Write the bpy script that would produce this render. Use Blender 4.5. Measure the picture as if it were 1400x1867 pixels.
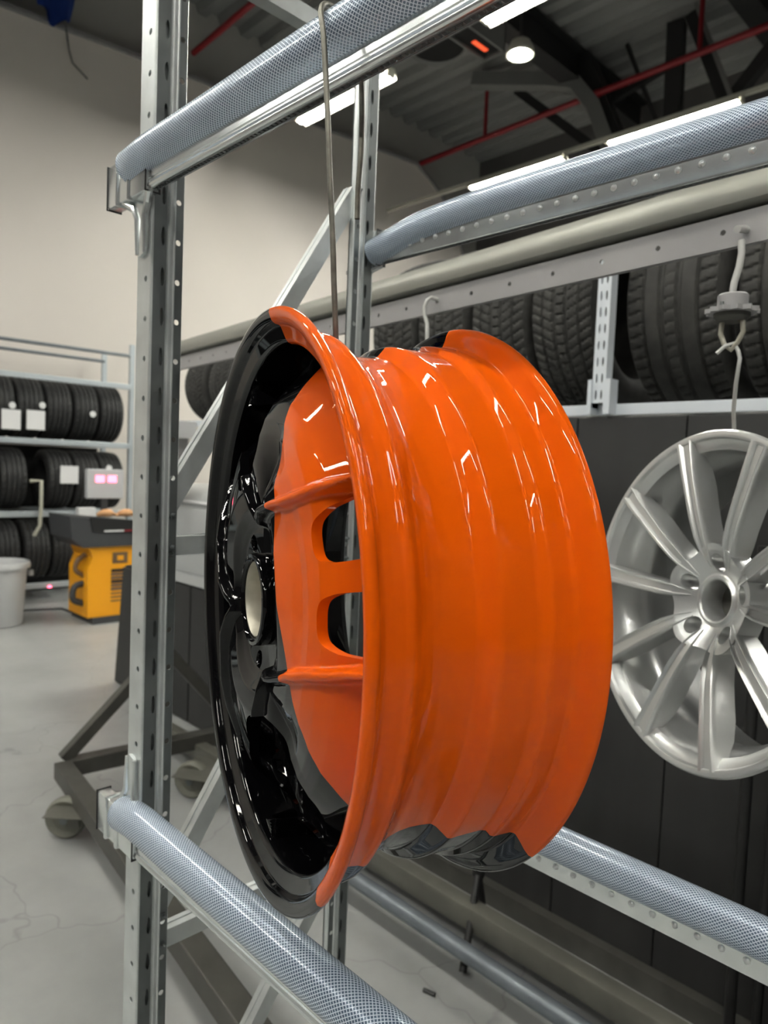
import bpy, bmesh, math, random
import numpy as np
from mathutils import Vector, Matrix
random.seed(7)
PI = math.pi
sc = bpy.context.scene
for o in list(bpy.data.objects):
    bpy.data.objects.remove(o)

# ------------------------------------------------------------------ camera
F, W, HH = 1300.0, 1400.0, 1867.0
EYE = Vector((0, 0, 1.5))
ROLL, PITCH, HEAD = math.radians(2.3478), math.radians(3.4496), math.radians(135.6244)
fw = Vector((math.cos(HEAD)*math.cos(PITCH), math.sin(HEAD)*math.cos(PITCH), -math.sin(PITCH)))
rt0 = Vector((math.sin(HEAD), -math.cos(HEAD), 0)); up0 = rt0.cross(fw)
rt = rt0*math.cos(ROLL) + up0*math.sin(ROLL)
up = up0*math.cos(ROLL) - rt0*math.sin(ROLL)
cd = bpy.data.cameras.new('camera'); cam = bpy.data.objects.new('camera', cd); sc.collection.objects.link(cam)
cam.matrix_world = Matrix(((rt.x, up.x, -fw.x, EYE.x), (rt.y, up.y, -fw.y, EYE.y), (rt.z, up.z, -fw.z, EYE.z), (0, 0, 0, 1)))
cd.sensor_fit = 'VERTICAL'; cd.sensor_height = 24.0; cd.lens = F/HH*24.0
cd.clip_start = 0.02; cd.clip_end = 100
cd.dof.use_dof = True; cd.dof.focus_distance = 0.62; cd.dof.aperture_fstop = 5.6
sc.camera = cam

# ------------------------------------------------------------------ world, exposure
w = bpy.data.worlds.new('world'); sc.world = w; w.use_nodes = True
w.node_tree.nodes['Background'].inputs[0].default_value = (0.05, 0.05, 0.055, 1)
w.node_tree.nodes['Background'].inputs[1].default_value = 0.3
sc.view_settings.view_transform = 'Standard'; sc.view_settings.look = 'None'
sc.view_settings.gamma = 1; sc.view_settings.use_curve_mapping = False
sc.view_settings.exposure = 1.42
TUBE = 60.0        # strength of the fluorescent tubes
FLOOD = 420.0      # strength of the floodlight

# ------------------------------------------------------------------ materials
MATS = {}
def mat(name, col, rough=0.5, metal=0.0, coat=0.0, emit=None, es=0.0, noise=0.0, nscale=8.0, bump=0.0, bscale=40.0, rvar=0.0, spec=None, stretch=None):
    m = bpy.data.materials.new(name); m.use_nodes = True; nt = m.node_tree; N = nt.nodes; L = nt.links
    b = N['Principled BSDF']
    b.inputs['Base Color'].default_value = (*col, 1); b.inputs['Roughness'].default_value = rough
    b.inputs['Metallic'].default_value = metal; b.inputs['Coat Weight'].default_value = coat
    b.inputs['Coat Roughness'].default_value = 0.02
    if name == 'orange': b.inputs['Coat IOR'].default_value = 1.34
    if spec is not None: b.inputs['Specular IOR Level'].default_value = spec
    if emit: b.inputs['Emission Color'].default_value = (*emit, 1); b.inputs['Emission Strength'].default_value = es
    if noise or bump or rvar:
        tc = N.new('ShaderNodeTexCoord'); mp = N.new('ShaderNodeMapping'); L.new(tc.outputs['Object'], mp.inputs[0])
        if stretch: mp.inputs['Scale'].default_value = stretch
        n = N.new('ShaderNodeTexNoise'); n.inputs['Scale'].default_value = nscale; n.inputs['Detail'].default_value = 5
        L.new(mp.outputs[0], n.inputs['Vector'])
        if noise:
            r = N.new('ShaderNodeValToRGB'); L.new(n.outputs['Fac'], r.inputs[0])
            r.color_ramp.elements[0].position = 0.3; r.color_ramp.elements[1].position = 0.7
            r.color_ramp.elements[0].color = (*[max(0, c*(1-noise)) for c in col], 1)
            r.color_ramp.elements[1].color = (*[min(1, c*(1+noise)) for c in col], 1)
            L.new(r.outputs[0], b.inputs['Base Color'])
        if rvar:
            mr = N.new('ShaderNodeMapRange'); L.new(n.outputs['Fac'], mr.inputs[0])
            mr.inputs[3].default_value = max(0.02, rough-rvar); mr.inputs[4].default_value = rough+rvar
            L.new(mr.outputs[0], b.inputs['Roughness'])
        if bump:
            n2 = N.new('ShaderNodeTexNoise'); n2.inputs['Scale'].default_value = bscale; n2.inputs['Detail'].default_value = 4
            L.new(mp.outputs[0], n2.inputs['Vector'])
            bp = N.new('ShaderNodeBump'); bp.inputs['Strength'].default_value = bump; bp.inputs['Distance'].default_value = 0.002
            L.new(n2.outputs['Fac'], bp.inputs['Height']); L.new(bp.outputs[0], b.inputs['Normal'])
    MATS[name] = m
    return m

def hose_mat():
    m = bpy.data.materials.new('braided_hose'); m.use_nodes = True; nt = m.node_tree; N = nt.nodes; L = nt.links
    b = N['Principled BSDF']; uv = N.new('ShaderNodeUVMap'); uv.uv_map = 'uv'
    sx = N.new('ShaderNodeSeparateXYZ'); L.new(uv.outputs[0], sx.inputs[0])
    def M(op, a, c=None, v=None):
        n = N.new('ShaderNodeMath'); n.operation = op; L.new(a, n.inputs[0])
        if c is not None: L.new(c, n.inputs[1])
        if v is not None: n.inputs[1].default_value = v
        return n.outputs[0]
    U = M('MULTIPLY', sx.outputs[0], v=205.0); V = M('MULTIPLY', sx.outputs[1], v=36.0)
    def thread(a):
        f = M('FRACT', a); d = M('ABSOLUTE', M('SUBTRACT', f, v=0.5))
        mr = N.new('ShaderNodeMapRange'); mr.interpolation_type = 'SMOOTHSTEP'; L.new(d, mr.inputs[0])
        mr.inputs[1].default_value = 0.30; mr.inputs[2].default_value = 0.42
        return mr.outputs[0]
    t = M('MAXIMUM', thread(M('ADD', U, V)), thread(M('SUBTRACT', U, V)))
    mx = N.new('ShaderNodeMixRGB'); L.new(t, mx.inputs[0])
    mx.inputs[1].default_value = (0.10, 0.155, 0.235, 1); mx.inputs[2].default_value = (0.68, 0.76, 0.86, 1)
    L.new(mx.outputs[0], b.inputs['Base Color'])
    b.inputs['Roughness'].default_value = 0.32; b.inputs['Coat Weight'].default_value = 0.7; b.inputs['Coat Roughness'].default_value = 0.12
    b.inputs['Metallic'].default_value = 0.25
    bp = N.new('ShaderNodeBump'); bp.inputs['Strength'].default_value = 0.35; bp.inputs['Distance'].default_value = 0.0006
    L.new(t, bp.inputs['Height']); L.new(bp.outputs[0], b.inputs['Normal'])
    # clear PVC wall: lets a little of what lies behind show between the threads
    tr = N.new('ShaderNodeBsdfTransparent'); tr.inputs[0].default_value = (0.8, 0.88, 0.96, 1)
    ms = N.new('ShaderNodeMixShader'); q = M('MULTIPLY_ADD', t, v=-0.22)
    nq = q.node; nq.inputs[2].default_value = 0.25
    L.new(q, ms.inputs[0]); L.new(b.outputs[0], ms.inputs[1]); L.new(tr.outputs[0], ms.inputs[2])
    L.new(ms.outputs[0], N['Material Output'].inputs[0])
    MATS['hose'] = m
hose_mat()

def floor_mat():
    m = bpy.data.materials.new('concrete'); m.use_nodes = True; nt = m.node_tree; N = nt.nodes; L = nt.links
    b = N['Principled BSDF']; tc = N.new('ShaderNodeTexCoord')
    n = N.new('ShaderNodeTexNoise'); n.inputs['Scale'].default_value = 1.3; n.inputs['Detail'].default_value = 8; n.inputs['Roughness'].default_value = 0.62
    L.new(tc.outputs['Object'], n.inputs['Vector'])
    r = N.new('ShaderNodeValToRGB'); L.new(n.outputs['Fac'], r.inputs[0])
    r.color_ramp.elements[0].position = 0.3; r.color_ramp.elements[1].position = 0.72
    r.color_ramp.elements[0].color = (0.26, 0.268, 0.262, 1); r.color_ramp.elements[1].color = (0.385, 0.395, 0.388, 1)
    # hairline cracks
    n2 = N.new('ShaderNodeTexNoise'); n2.inputs['Scale'].default_value = 2.5; n2.inputs['Detail'].default_value = 3
    L.new(tc.outputs['Object'], n2.inputs['Vector'])
    mv = N.new('ShaderNodeMixRGB'); mv.inputs[0].default_value = 0.35; L.new(tc.outputs['Object'], mv.inputs[1]); L.new(n2.outputs['Color'], mv.inputs[2])
    v = N.new('ShaderNodeTexVoronoi'); v.feature = 'DISTANCE_TO_EDGE'; v.inputs['Scale'].default_value = 1.6; L.new(mv.outputs[0], v.inputs['Vector'])
    mr = N.new('ShaderNodeMapRange'); L.new(v.outputs['Distance'], mr.inputs[0]); mr.inputs[1].default_value = 0.0; mr.inputs[2].default_value = 0.006
    mr.inputs[3].default_value = 0.78; mr.inputs[4].default_value = 1.0
    mu = N.new('ShaderNodeMixRGB'); mu.blend_type = 'MULTIPLY'; mu.inputs[0].default_value = 1; L.new(r.outputs[0], mu.inputs[1]); L.new(mr.outputs[0], mu.inputs[2])
    L.new(mu.outputs[0], b.inputs['Base Color']); b.inputs['Roughness'].default_value = 0.42
    MATS['concrete'] = m
floor_mat()

mat('orange', (0.66, 0.088, 0.0), rough=0.6, coat=0.8, spec=0.03)
mat('black_gloss', (0.002, 0.002, 0.0024), rough=0.03, spec=0.28)
mat('bare_bore', (0.42, 0.40, 0.33), rough=0.45, metal=0.5, noise=0.12, nscale=60)
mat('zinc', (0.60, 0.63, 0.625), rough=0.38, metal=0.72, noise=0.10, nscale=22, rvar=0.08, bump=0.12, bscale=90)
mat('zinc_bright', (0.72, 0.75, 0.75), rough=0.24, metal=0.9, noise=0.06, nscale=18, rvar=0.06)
mat('zinc_dark', (0.19, 0.205, 0.205), rough=0.42, metal=0.85, noise=0.1, nscale=20, rvar=0.06)  # darker zinc: small fittings, and shade put into the post sides
mat('black_edge', (0.01, 0.01, 0.01), rough=0.5)
mat('steel_wire', (0.17, 0.165, 0.14), rough=0.5, metal=0.7, noise=0.3, nscale=70)
mat('grey_wire', (0.52, 0.52, 0.50), rough=0.45, metal=0.3)
mat('silver_paint', (0.66, 0.67, 0.66), rough=0.30, metal=0.75, coat=0.6)
mat('rubber', (0.014, 0.014, 0.014), rough=0.62, noise=0.25, nscale=30)
mat('rubber_dusty', (0.030, 0.029, 0.026), rough=0.7, noise=0.3, nscale=25)
mat('alu_beam', (0.27, 0.27, 0.24), rough=0.42, metal=0.45)
mat('rail_grey', (0.30, 0.295, 0.295), rough=0.5, metal=0.2)
mat('stand_steel', (0.075, 0.073, 0.064), rough=0.5, metal=0.35, noise=0.15, nscale=12)
mat('olive_beam', (0.15, 0.148, 0.125), rough=0.42, metal=0.35, noise=0.15, nscale=9)
mat('blue_beam', (0.16, 0.18, 0.20), rough=0.42, metal=0.35, noise=0.15, nscale=9)
mat('caster_rubber', (0.16, 0.16, 0.13), rough=0.6)
mat('dimple_zinc', (0.7, 0.72, 0.71), rough=0.3, metal=0.55)
mat('panel_dark', (0.022, 0.022, 0.0215), rough=0.55, noise=0.15, nscale=3, stretch=(4, 1, 0.4))
mat('panel_joint', (0.008, 0.008, 0.008), rough=0.7)
mat('shelf_white', (0.60, 0.64, 0.68), rough=0.4)
mat('shelf_zinc', (0.50, 0.55, 0.58), rough=0.4, metal=0.5)
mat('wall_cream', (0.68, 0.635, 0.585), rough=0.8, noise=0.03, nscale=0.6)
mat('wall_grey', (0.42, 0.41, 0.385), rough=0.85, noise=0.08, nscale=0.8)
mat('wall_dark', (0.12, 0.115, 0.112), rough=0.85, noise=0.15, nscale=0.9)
mat('deck', (0.24, 0.24, 0.235), rough=0.7)
mat('roof_steel', (0.018, 0.018, 0.018), rough=0.6)
mat('roof_grey', (0.17, 0.17, 0.165), rough=0.6)
mat('red_pipe', (0.22, 0.008, 0.014), rough=0.45)
mat('lamp_body', (0.45, 0.44, 0.38), rough=0.5)
mat('tube_light', (1, 1, 1), emit=(1.0, 0.985, 0.93), es=TUBE)
mat('flood_light', (1, 1, 1), emit=(0.95, 1.0, 0.85), es=FLOOD)
mat('heater_glow', (0.4, 0.05, 0.02), emit=(1.0, 0.10, 0.03), es=0.45)
mat('white_paper', (0.72, 0.72, 0.72), rough=0.7)
mat('display_body', (0.52, 0.53, 0.54), rough=0.5)
mat('display_red', (0.6, 0.02, 0.05), emit=(1.0, 0.09, 0.16), es=3.2)
mat('yellow', (0.90, 0.38, 0.003), rough=0.45, coat=0.2)
mat('dark_plastic', (0.045, 0.047, 0.05), rough=0.5)
mat('brown_grey', (0.17, 0.10, 0.05), rough=0.6)
mat('tan', (0.65, 0.36, 0.17), rough=0.7)
mat('bin_grey', (0.50, 0.51, 0.51), rough=0.5)
mat('blue_cloth', (0.005, 0.035, 0.22), rough=0.75)
mat('hood_silver', (0.46, 0.48, 0.48), rough=0.3, metal=0.15, coat=0.4)
mat('film', (0.45, 0.44, 0.36), rough=0.3)
mat('black_hole', (0.003, 0.003, 0.003), rough=0.9)

# ------------------------------------------------------------------ helpers
COL = sc.collection
class MB:
    def __init__(s): s.v = []; s.f = []; s.m = []
    def add(s, v, f, mi=0):
        k = len(s.v); s.v += [tuple(p) for p in v]; s.f += [tuple(i+k for i in q) for q in f]; s.m += [mi]*len(f); return s
    def box(s, a, b, mi=0, bev=0.0):
        x0, y0, z0 = a; x1, y1, z1 = b
        if bev <= 0:
            return s.add([(x0,y0,z0),(x1,y0,z0),(x1,y1,z0),(x0,y1,z0),(x0,y0,z1),(x1,y0,z1),(x1,y1,z1),(x0,y1,z1)],
              [(0,3,2,1),(4,5,6,7),(0,1,5,4),(1,2,6,5),(2,3,7,6),(3,0,4,7)], mi)
        bm = bmesh.new(); bmesh.ops.create_cube(bm, size=1)
        for v in bm.verts: v.co = Vector(((x0+x1)/2+v.co.x*(x1-x0), (y0+y1)/2+v.co.y*(y1-y0), (z0+z1)/2+v.co.z*(z1-z0)))
        bmesh.ops.bevel(bm, geom=bm.edges[:], offset=bev, segments=2, affect='EDGES', profile=0.5)
        bm.verts.index_update()
        s.add([v.co for v in bm.verts], [[v.index for v in f.verts] for f in bm.faces], mi); bm.free(); return s
    def bar(s, p, q, w, h, mi=0, upv=(0,0,1), bev=0.0):
        """box from p to q, w across, h along upv"""
        p = Vector(p); q = Vector(q); d = (q-p); L = d.length; d.normalize()
        sd = d.cross(Vector(upv)); sd.normalize(); u = sd.cross(d)
        t = MB(); t.box((0,-w/2,-h/2), (L,w/2,h/2), 0, bev)
        return s.add([p+d*x-sd*y+u*z for x,y,z in t.v], t.f, mi)
    def tube(s, pts, r, n=12, mi=0, caps=True):
        pts = [Vector(p) for p in pts]; k = len(pts); rr = r if isinstance(r,(list,tuple)) else [r]*k
        t0 = (pts[1]-pts[0]).normalized(); a = t0.orthogonal().normalized(); V = []; Fc = []
        for i,p in enumerate(pts):
            t = (pts[min(i+1,k-1)]-pts[max(i-1,0)]).normalized()
            a = (a - t*a.dot(t)).normalized(); b = t.cross(a)
            for j in range(n):
                th = 2*PI*j/n; V.append(p + (a*math.cos(th)+b*math.sin(th))*rr[i])
        for i in range(k-1):
            for j in range(n):
                j2 = (j+1)%n; Fc.append((i*n+j, i*n+j2, (i+1)*n+j2, (i+1)*n+j))
        if caps: Fc.append(tuple(range(n-1,-1,-1))); Fc.append(tuple((k-1)*n+j for j in range(n)))
        return s.add(V, Fc, mi)
    def extr(s, prof, axis, a, b, mi=0, closed=True, caps=True):
        """extrude 2-D profile; axis 'x': prof=(y,z); 'z': prof=(x,y); 'y': prof=(x,z)"""
        def P(c, t):
            return {'x': (t,c[0],c[1]), 'y': (c[0],t,c[1]), 'z': (c[0],c[1],t)}[axis]
        n = len(prof); V = [P(c,a) for c in prof]+[P(c,b) for c in prof]
        Fc = [(i,(i+1)%n,(i+1)%n+n,i+n) for i in range(n if closed else n-1)]
        if closed and caps: Fc += [tuple(range(n-1,-1,-1)), tuple(range(n,2*n))]
        return s.add(V, Fc, mi)
    def lathe(s, prof, n=64, axis='y', mi=0, closed=False, a0=0.0, a1=2*PI):
        """prof = (radius, t along axis)"""
        full = abs(a1-a0-2*PI) < 1e-6; m = n if full else n+1; k = len(prof); V = []; Fc = []
        for j in range(m):
            th = a0+(a1-a0)*j/n; c, q = math.cos(th), math.sin(th)
            for r,t in prof:
                V.append({'y': (r*c, t, r*q), 'z': (r*c, r*q, t), 'x': (t, r*c, r*q)}[axis])
        for j in range(n):
            j2 = (j+1)%m
            for i in range(k if closed else k-1):
                i2 = (i+1)%k; Fc.append((j*k+i, j*k+i2, j2*k+i2, j2*k+i))
        return s.add(V, Fc, mi)
    def mesh(s, name, mats, smooth=None, fix=True):
        me = bpy.data.meshes.new(name); me.from_pydata(s.v, [], s.f)
        for m in mats: me.materials.append(MATS[m])
        me.polygons.foreach_set('material_index', s.m)
        if fix:
            bm = bmesh.new(); bm.from_mesh(me); bmesh.ops.recalc_face_normals(bm, faces=bm.faces[:]); bm.to_mesh(me); bm.free()
        if smooth is not None:
            me.shade_smooth()
            me.set_sharp_from_angle(angle=math.radians(smooth))
        me.update(); return me

def ob(name, mesh, parent=None, loc=None):
    o = bpy.data.objects.new(name, mesh); COL.objects.link(o)
    if parent is not None: o.parent = parent
    if loc is not None: o.location = loc
    return o
def part(name, mb, mats, parent, smooth=None, loc=None, label=None, stuff=False):
    if isinstance(mats, str): mats = [mats]
    o = ob(name, mb.mesh(name, mats, smooth), parent, loc)
    if label: o['label'] = label
    if stuff: o['kind'] = 'stuff'
    return o
def thing(name, label, cat, loc=(0,0,0), rotz=0, group=None):
    o = ob(name, None, None, loc); o.rotation_euler = (0,0,rotz); o.empty_display_size = 0.1
    o['label'] = label; o['category'] = cat
    if group: o['group'] = group
    return o
def tag(o, label, cat, group=None):
    o['label'] = label; o['category'] = cat
    if group: o['group'] = group
    return o
def struct(name, mb, mats, smooth=None):
    o = part(name, mb, mats, None, smooth); o['kind'] = 'structure'; return o
def dup(root, loc, label, rotz=None):
    r = root.copy(); COL.objects.link(r); r.location = loc; r['label'] = label
    if rotz is not None: r.rotation_euler = (0,0,rotz)
    for ch in list(root.children):
        c = ch.copy(); COL.objects.link(c); c.parent = r
        for g in list(ch.children):
            d = g.copy(); COL.objects.link(d); d.parent = c
    return r
def ngon(cx, cy, r, n=16, sx=1, sy=1, ph=0):
    return [(cx+r*sx*math.cos(2*PI*i/n+ph), cy+r*sy*math.sin(2*PI*i/n+ph)) for i in range(n)]
def plate(mb, P, u0, u1, v0, v1, pitch, hu, hr, off=0.0, hsx=1.0, hsy=1.0, n=12, mi=0, th=0.0015):
    """flat strip in (u,v) from v0 to v1 with one real hole per pitch at u=hu; P(u,v,t)->3D, t = depth into the sheet"""
    V = []; Fc = []
    def vert(u,v,t): V.append(P(u,v,t)); return len(V)-1
    v = v0
    while v < v1-1e-6:
        ve = min(v+pitch, v1); vc = v+pitch/2+off
        if vc+hr*hsy < ve-1e-4 and vc-hr*hsy > v+1e-4:
            ring = [(hu+hr*hsx*math.cos(2*PI*i/n+PI/4), vc+hr*hsy*math.sin(2*PI*i/n+PI/4)) for i in range(n)]
            q = n//4; corners = [(u1,ve),(u0,ve),(u0,v),(u1,v)]
            ia = [vert(a,b,0) for a,b in ring]; ib = [vert(a,b,th) for a,b in ring]; ic = [vert(a,b,0) for a,b in corners]
            for i in range(n):
                j = (i+1)%n; Fc.append((ia[i], ia[j], ib[j], ib[i]))
                c = ((i+q//2)//q)%4
                Fc.append((ic[c], ia[j], ia[i]))
                c2 = ((i+1+q//2)//q)%4
                if c2 != c: Fc.append((ic[c], ic[c2], ia[j]))
        else:
            Fc.append((vert(u0,v,0), vert(u1,v,0), vert(u1,ve,0), vert(u0,ve,0)))
        v = ve
    return mb.add(V, Fc, mi)

# ================================================================== SETTING
X0, X1, Y0, Y1, ZC = -8.5, 5.5, -6.5, 10.7, 7.3
m = MB(); m.box((X0-.3,Y0-.3,-.1),(X1+.3,Y1+.3,0)); struct('floor', m, 'concrete')
# cream panel wall at the far end, chamfered at its right-hand top; grey sheet above it
m = MB(); m.extr([(Y0,0),(Y1,0),(Y1,4.0),(10.55,4.2),(9.97,5.5),(9.4,6.25),(8.75,6.58),(3.0,6.22),(Y0,5.6)], 'x', X0-.2, X0)
struct('wall_far', m, 'wall_cream')
m = MB(); m.box((X0-.45,Y0,0),(X0-.25,Y1,ZC+.2)); struct('wall_far_upper', m, 'wall_grey')
m = MB()
pl = [(Y0,5.6),(3.0,6.22),(8.75,6.58),(9.4,6.25),(9.97,5.5),(10.55,4.2)]
for a,b in zip(pl[:-1], pl[1:]): m.bar((X0+.01,a[0],a[1]),(X0+.01,b[0],b[1]),.07,.05)
struct('trim_1', m, 'rail_grey')
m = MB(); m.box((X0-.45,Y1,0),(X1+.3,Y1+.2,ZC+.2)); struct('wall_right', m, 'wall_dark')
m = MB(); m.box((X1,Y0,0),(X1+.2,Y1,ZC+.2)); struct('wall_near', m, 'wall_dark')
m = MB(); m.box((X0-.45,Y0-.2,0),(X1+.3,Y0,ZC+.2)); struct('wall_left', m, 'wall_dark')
m = MB(); prof = []
y = Y0-.2
while y < Y1+.3:
    prof += [(y,ZC),(y+.12,ZC),(y+.17,ZC+.09),(y+.27,ZC+.09)]; y += .32
prof += [(prof[-1][0],ZC+.3),(Y0-.2,ZC+.3)]
m.extr(prof, 'x', X0-.4, X1+.3); struct('ceiling', m, 'deck')

# ---- roof steel: each member on its own
def member(name, label, p, q, w, h, mt='roof_steel', group=None):
    m = MB(); m.bar(p, q, w, h); return tag(part(name, m, mt, None), label, 'beam', group)
def i_beam(name, label, p, q, w, h, mt='roof_steel'):
    m = MB(); p = Vector(p); q = Vector(q)
    m.bar(p+Vector((0,0,h/2)), q+Vector((0,0,h/2)), w, .03); m.bar(p-Vector((0,0,h/2)), q-Vector((0,0,h/2)), w, .03); m.bar(p, q, .03, h)
    return tag(part(name, m, mt, None), label, 'beam')
i_beam('roof_rafter', 'dark steel roof rafter beyond the floodlight, crossing under the corrugated deck', (-5.55,-6.4,7.05),(-5.55,10.6,7.05),.25,.4)
i_beam('roof_rafter', 'dark steel roof rafter nearer overhead, at the upper right of the view', (-3.3,-6.4,7.08),(-3.3,10.6,7.08),.25,.35)
member('roof_brace', 'thick black upright roof member to the right of the bent grey duct', (-4.28,9.0,7.25),(-4.32,9.2,4.6),.2,.2)
member('roof_brace', 'thin black slanting rod left of the thick black roof upright', (-4.95,9.0,7.25),(-4.4,9.05,5.9),.05,.05)
member('roof_brace', 'black diagonal roof brace running down behind the red pipe beside the floodlight', (-6.7,9.0,7.25),(-5.1,9.1,5.8),.12,.12)
member('roof_brace', 'dark diagonal strut leaning right near the upper right of the roof', (-4.08,9.0,7.27),(-3.5,9.05,5.8),.16,.16)
member('roof_brace', 'grey tube strut running along the dark strut at the upper right of the roof', (-3.96,8.8,7.27),(-3.4,8.85,5.8),.05,.05, 'roof_grey')
member('roof_brace', 'dark upright steel beneath the bend of the grey duct', (-5.5,8.9,7.2),(-4.95,8.95,5.9),.3,.22)
member('roof_brace', 'short dark horizontal roof tie between the grey duct and the thick black upright', (-5.3,9.0,6.55),(-4.4,9.0,6.75),.08,.08)
member('roof_brace', 'dark diagonal roof strut at the right edge above the lit lamp row', (-3.6,9.0,6.0),(-2.5,9.0,7.2),.14,.14)
m = MB(); m.tube([(-6.9,8.2,7.15),(-5.9,8.6,6.95),(-5.5,8.7,6.8),(-5.25,8.75,6.45),(-4.95,8.8,5.7)], .13, 4)
tag(part('roof_duct', m, 'roof_grey', None), 'bent light grey square duct descending behind the red pipe', 'duct')

# ---- red sprinkler pipes
t = thing('sprinkler_pipe', 'long red sprinkler pipe crossing the roof above the rear hose', 'pipe', (-3.5,8.7,6.6))
m = MB(); m.tube([(-4.98,.1,0),(9.0,-.22,0)], .042, 10); part('pipe_run', m, 'red_pipe', t, 60)
for x, dy in ((-3.60,.07),(-.34,.0)):
    m = MB(); m.tube([(x,dy,0.0),(x,dy,.7)], .03, 8); part('drop_pipe', m, 'red_pipe', t, 60)
for x in (-1.69,):
    m = MB(); m.tube([(x-.04,.035,0),(x+.04,.035,0)], .052, 10); part('pipe_joint', m, 'red_pipe', t, 60)
t = thing('sprinkler_pipe', 'red sprinkler pipe high at the left, seen beside the front post', 'pipe', (-5.3,4.55,6.6))
m = MB(); m.tube([(-3.15,.05,0),(9.0,-.35,0)], .038, 10); part('pipe_run', m, 'red_pipe', t, 60)
t = thing('sprinkler_pipe', 'red pipe stub ending beside the far lit lamp near the rear post', 'pipe', (-5.3,5.1,5.62))
m = MB(); m.tube([(-.02,.02,0),(.4,.02,0)], .03, 10); part('pipe_run', m, 'red_pipe', t, 60)

# ---- tube lamps: rows along x
def lamp_proto(label, grp, loc):
    t = thing('tube_lamp', label, 'lamp', loc, 0, grp)
    m = MB(); m.extr([(-.09,-.03),(-.05,.06),(.05,.06),(.09,-.03),(.085,-.03),(.045,.045),(-.045,.045),(-.085,-.03)], 'x', -.76, .76); part('housing', m, 'lamp_body', t)
    m = MB(); m.tube([(-.74,0,0),(.74,0,0)], .032, 8); part('tube', m, 'tube_light', t, 60)
    for s in (-1,1):
        m = MB(); m.box((s*.75-.015,-.05,-.03),(s*.75+.015,.05,.05)); part('end_cap', m, 'lamp_body', t)
    return t
LP = None
def lamp(loc, label, grp=None):
    global LP
    if LP is None: LP = lamp_proto(label, grp, loc); return LP
    l = dup(LP, loc, label)
    if grp: l['group'] = grp
    elif 'group' in l: del l['group']
    return l
lamp((-6.18,5.15,5.5), 'lit tube lamp behind the rear post, just under the front upper beam')
lamp((-3.44,5.10,5.5), 'lit tube lamp at the top edge right of the front upper beam')
lamp((-3.775,7.93,5.5), 'long lit tube lamp just above the right part of the rear hose')
lamp((-5.88,7.93,5.5), 'lit tube lamp low above the middle of the rear hose, left of the long one')
for x in (-.7, 2.1): lamp((x,5.10,5.5), 'lit tube lamp overhead outside the view', 'overhead tube lamps')
for x in (-1.2, 1.4): lamp((x,7.93,5.5), 'lit tube lamp overhead outside the view', 'overhead tube lamps')
for yy in (-.45, -3.4):
    for x in (-5.9,-3.2,-.6,2.0,4.3): lamp((x,yy,5.5), 'lit tube lamp overhead outside the view', 'overhead tube lamps')
m = MB(); m.box((-8.4,7.99,5.57),(5.3,8.03,5.62)); tag(part('lamp_rail', m, 'lamp_body', None), 'long thin rail that carries the right-hand row of tube lamps', 'rail')
m = MB(); m.box((-8.4,5.13,5.57),(5.3,5.17,5.60)); tag(part('lamp_rail', m, 'roof_grey', None), 'long thin rail that carries the left-hand row of tube lamps', 'rail')
# ---- floodlight
t = thing('floodlight', 'small round floodlight glowing brightly under the corrugated roof', 'lamp', (-4.25,5.72,5.5))
m = MB(); m.lathe([(.0,.10),(.09,.10),(.13,.02),(.13,-.02),(.11,-.02),(.11,.0)], 24, 'z'); part('reflector', m, 'lamp_body', t, 40)
m = MB(); m.lathe([(0,-.03),(.06,-.03),(.085,-.01),(.085,0),(0,0)], 24, 'z'); part('bulb', m, 'flood_light', t, 60)
m = MB(); m.tube([(0,0,.1),(0,0,1.7)], .012, 6); part('hanger', m, 'roof_steel', t)
# ---- round vent
t = thing('ceiling_vent', 'round grey ceiling vent with a black opening below the front upper beam', 'vent', (-6.08,6.52,6.6))
m = MB(); m.lathe([(.33,.7),(.40,.7),(.40,.0),(.37,-.03),(.33,0)], 40, 'z', closed=True); part('collar', m, 'roof_grey', t, 40)
m = MB(); m.lathe([(0,.0),(.325,.0),(.325,.02),(0,.02)], 40, 'z'); part('opening', m, 'black_hole', t)
# ---- heater
t = thing('heater', 'grey box heater with an orange glow hanging left of the floodlight', 'heater', (-5.0,5.85,6.0))
m = MB(); m.box((-.12,-.45,.0),(.12,.4,.22)); m.box((-.14,-.47,-.03),(-.12,.42,.24)); m.box((.12,-.47,-.03),(.14,.42,.24)); m.box((-.14,.4,-.03),(.14,.42,.24)); part('case', m, 'roof_grey', t)
m = MB(); m.box((-.04,.08,-.012),(.01,.30,-.002)); part('element', m, 'heater_glow', t)
m = MB(); m.box((-.115,-.44,-.004),(.115,.39,-.001)); part('grille', m, 'black_hole', t)

# ---- blue cloths and loose cable on the far wall
def cloth(label, y0, y1, ztop, zbot, dip):
    m = MB(); V = []; Fc = []; nx, nz = 14, 10
    for side in (0,1):
        for i in range(nx+1):
            for j in range(nz+1):
                a = i/nx; b = j/nz
                zz = ztop-(ztop-zbot-dip*abs(a-.5)*1.2)*b
                xx = -8.36+.05*math.sin(a*11)*(.4+b)+(0.08 if side else 0)*math.sin(a*PI)
                V.append((xx, y0+(y1-y0)*(a+(.5-a)*.25*b*b), zz))
    n1 = (nx+1)*(nz+1)
    for side in (0,1):
        for i in range(nx):
            for j in range(nz):
                k = side*n1+i*(nz+1)+j; Fc.append((k,k+1,k+nz+2,k+nz+1))
    m.add(V, Fc); return tag(part('blue_cloth', m, 'blue_cloth', None, 80), label, 'cloth')
cloth('wide dark blue cloth hanging over the wall top in the upper left corner', 1.7,2.72,6.75,6.14,.25)
cloth('narrow dark blue cloth hanging lowest on the wall top, right of the wide blue one', 2.66,3.14,6.75,6.14,.22)
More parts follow.
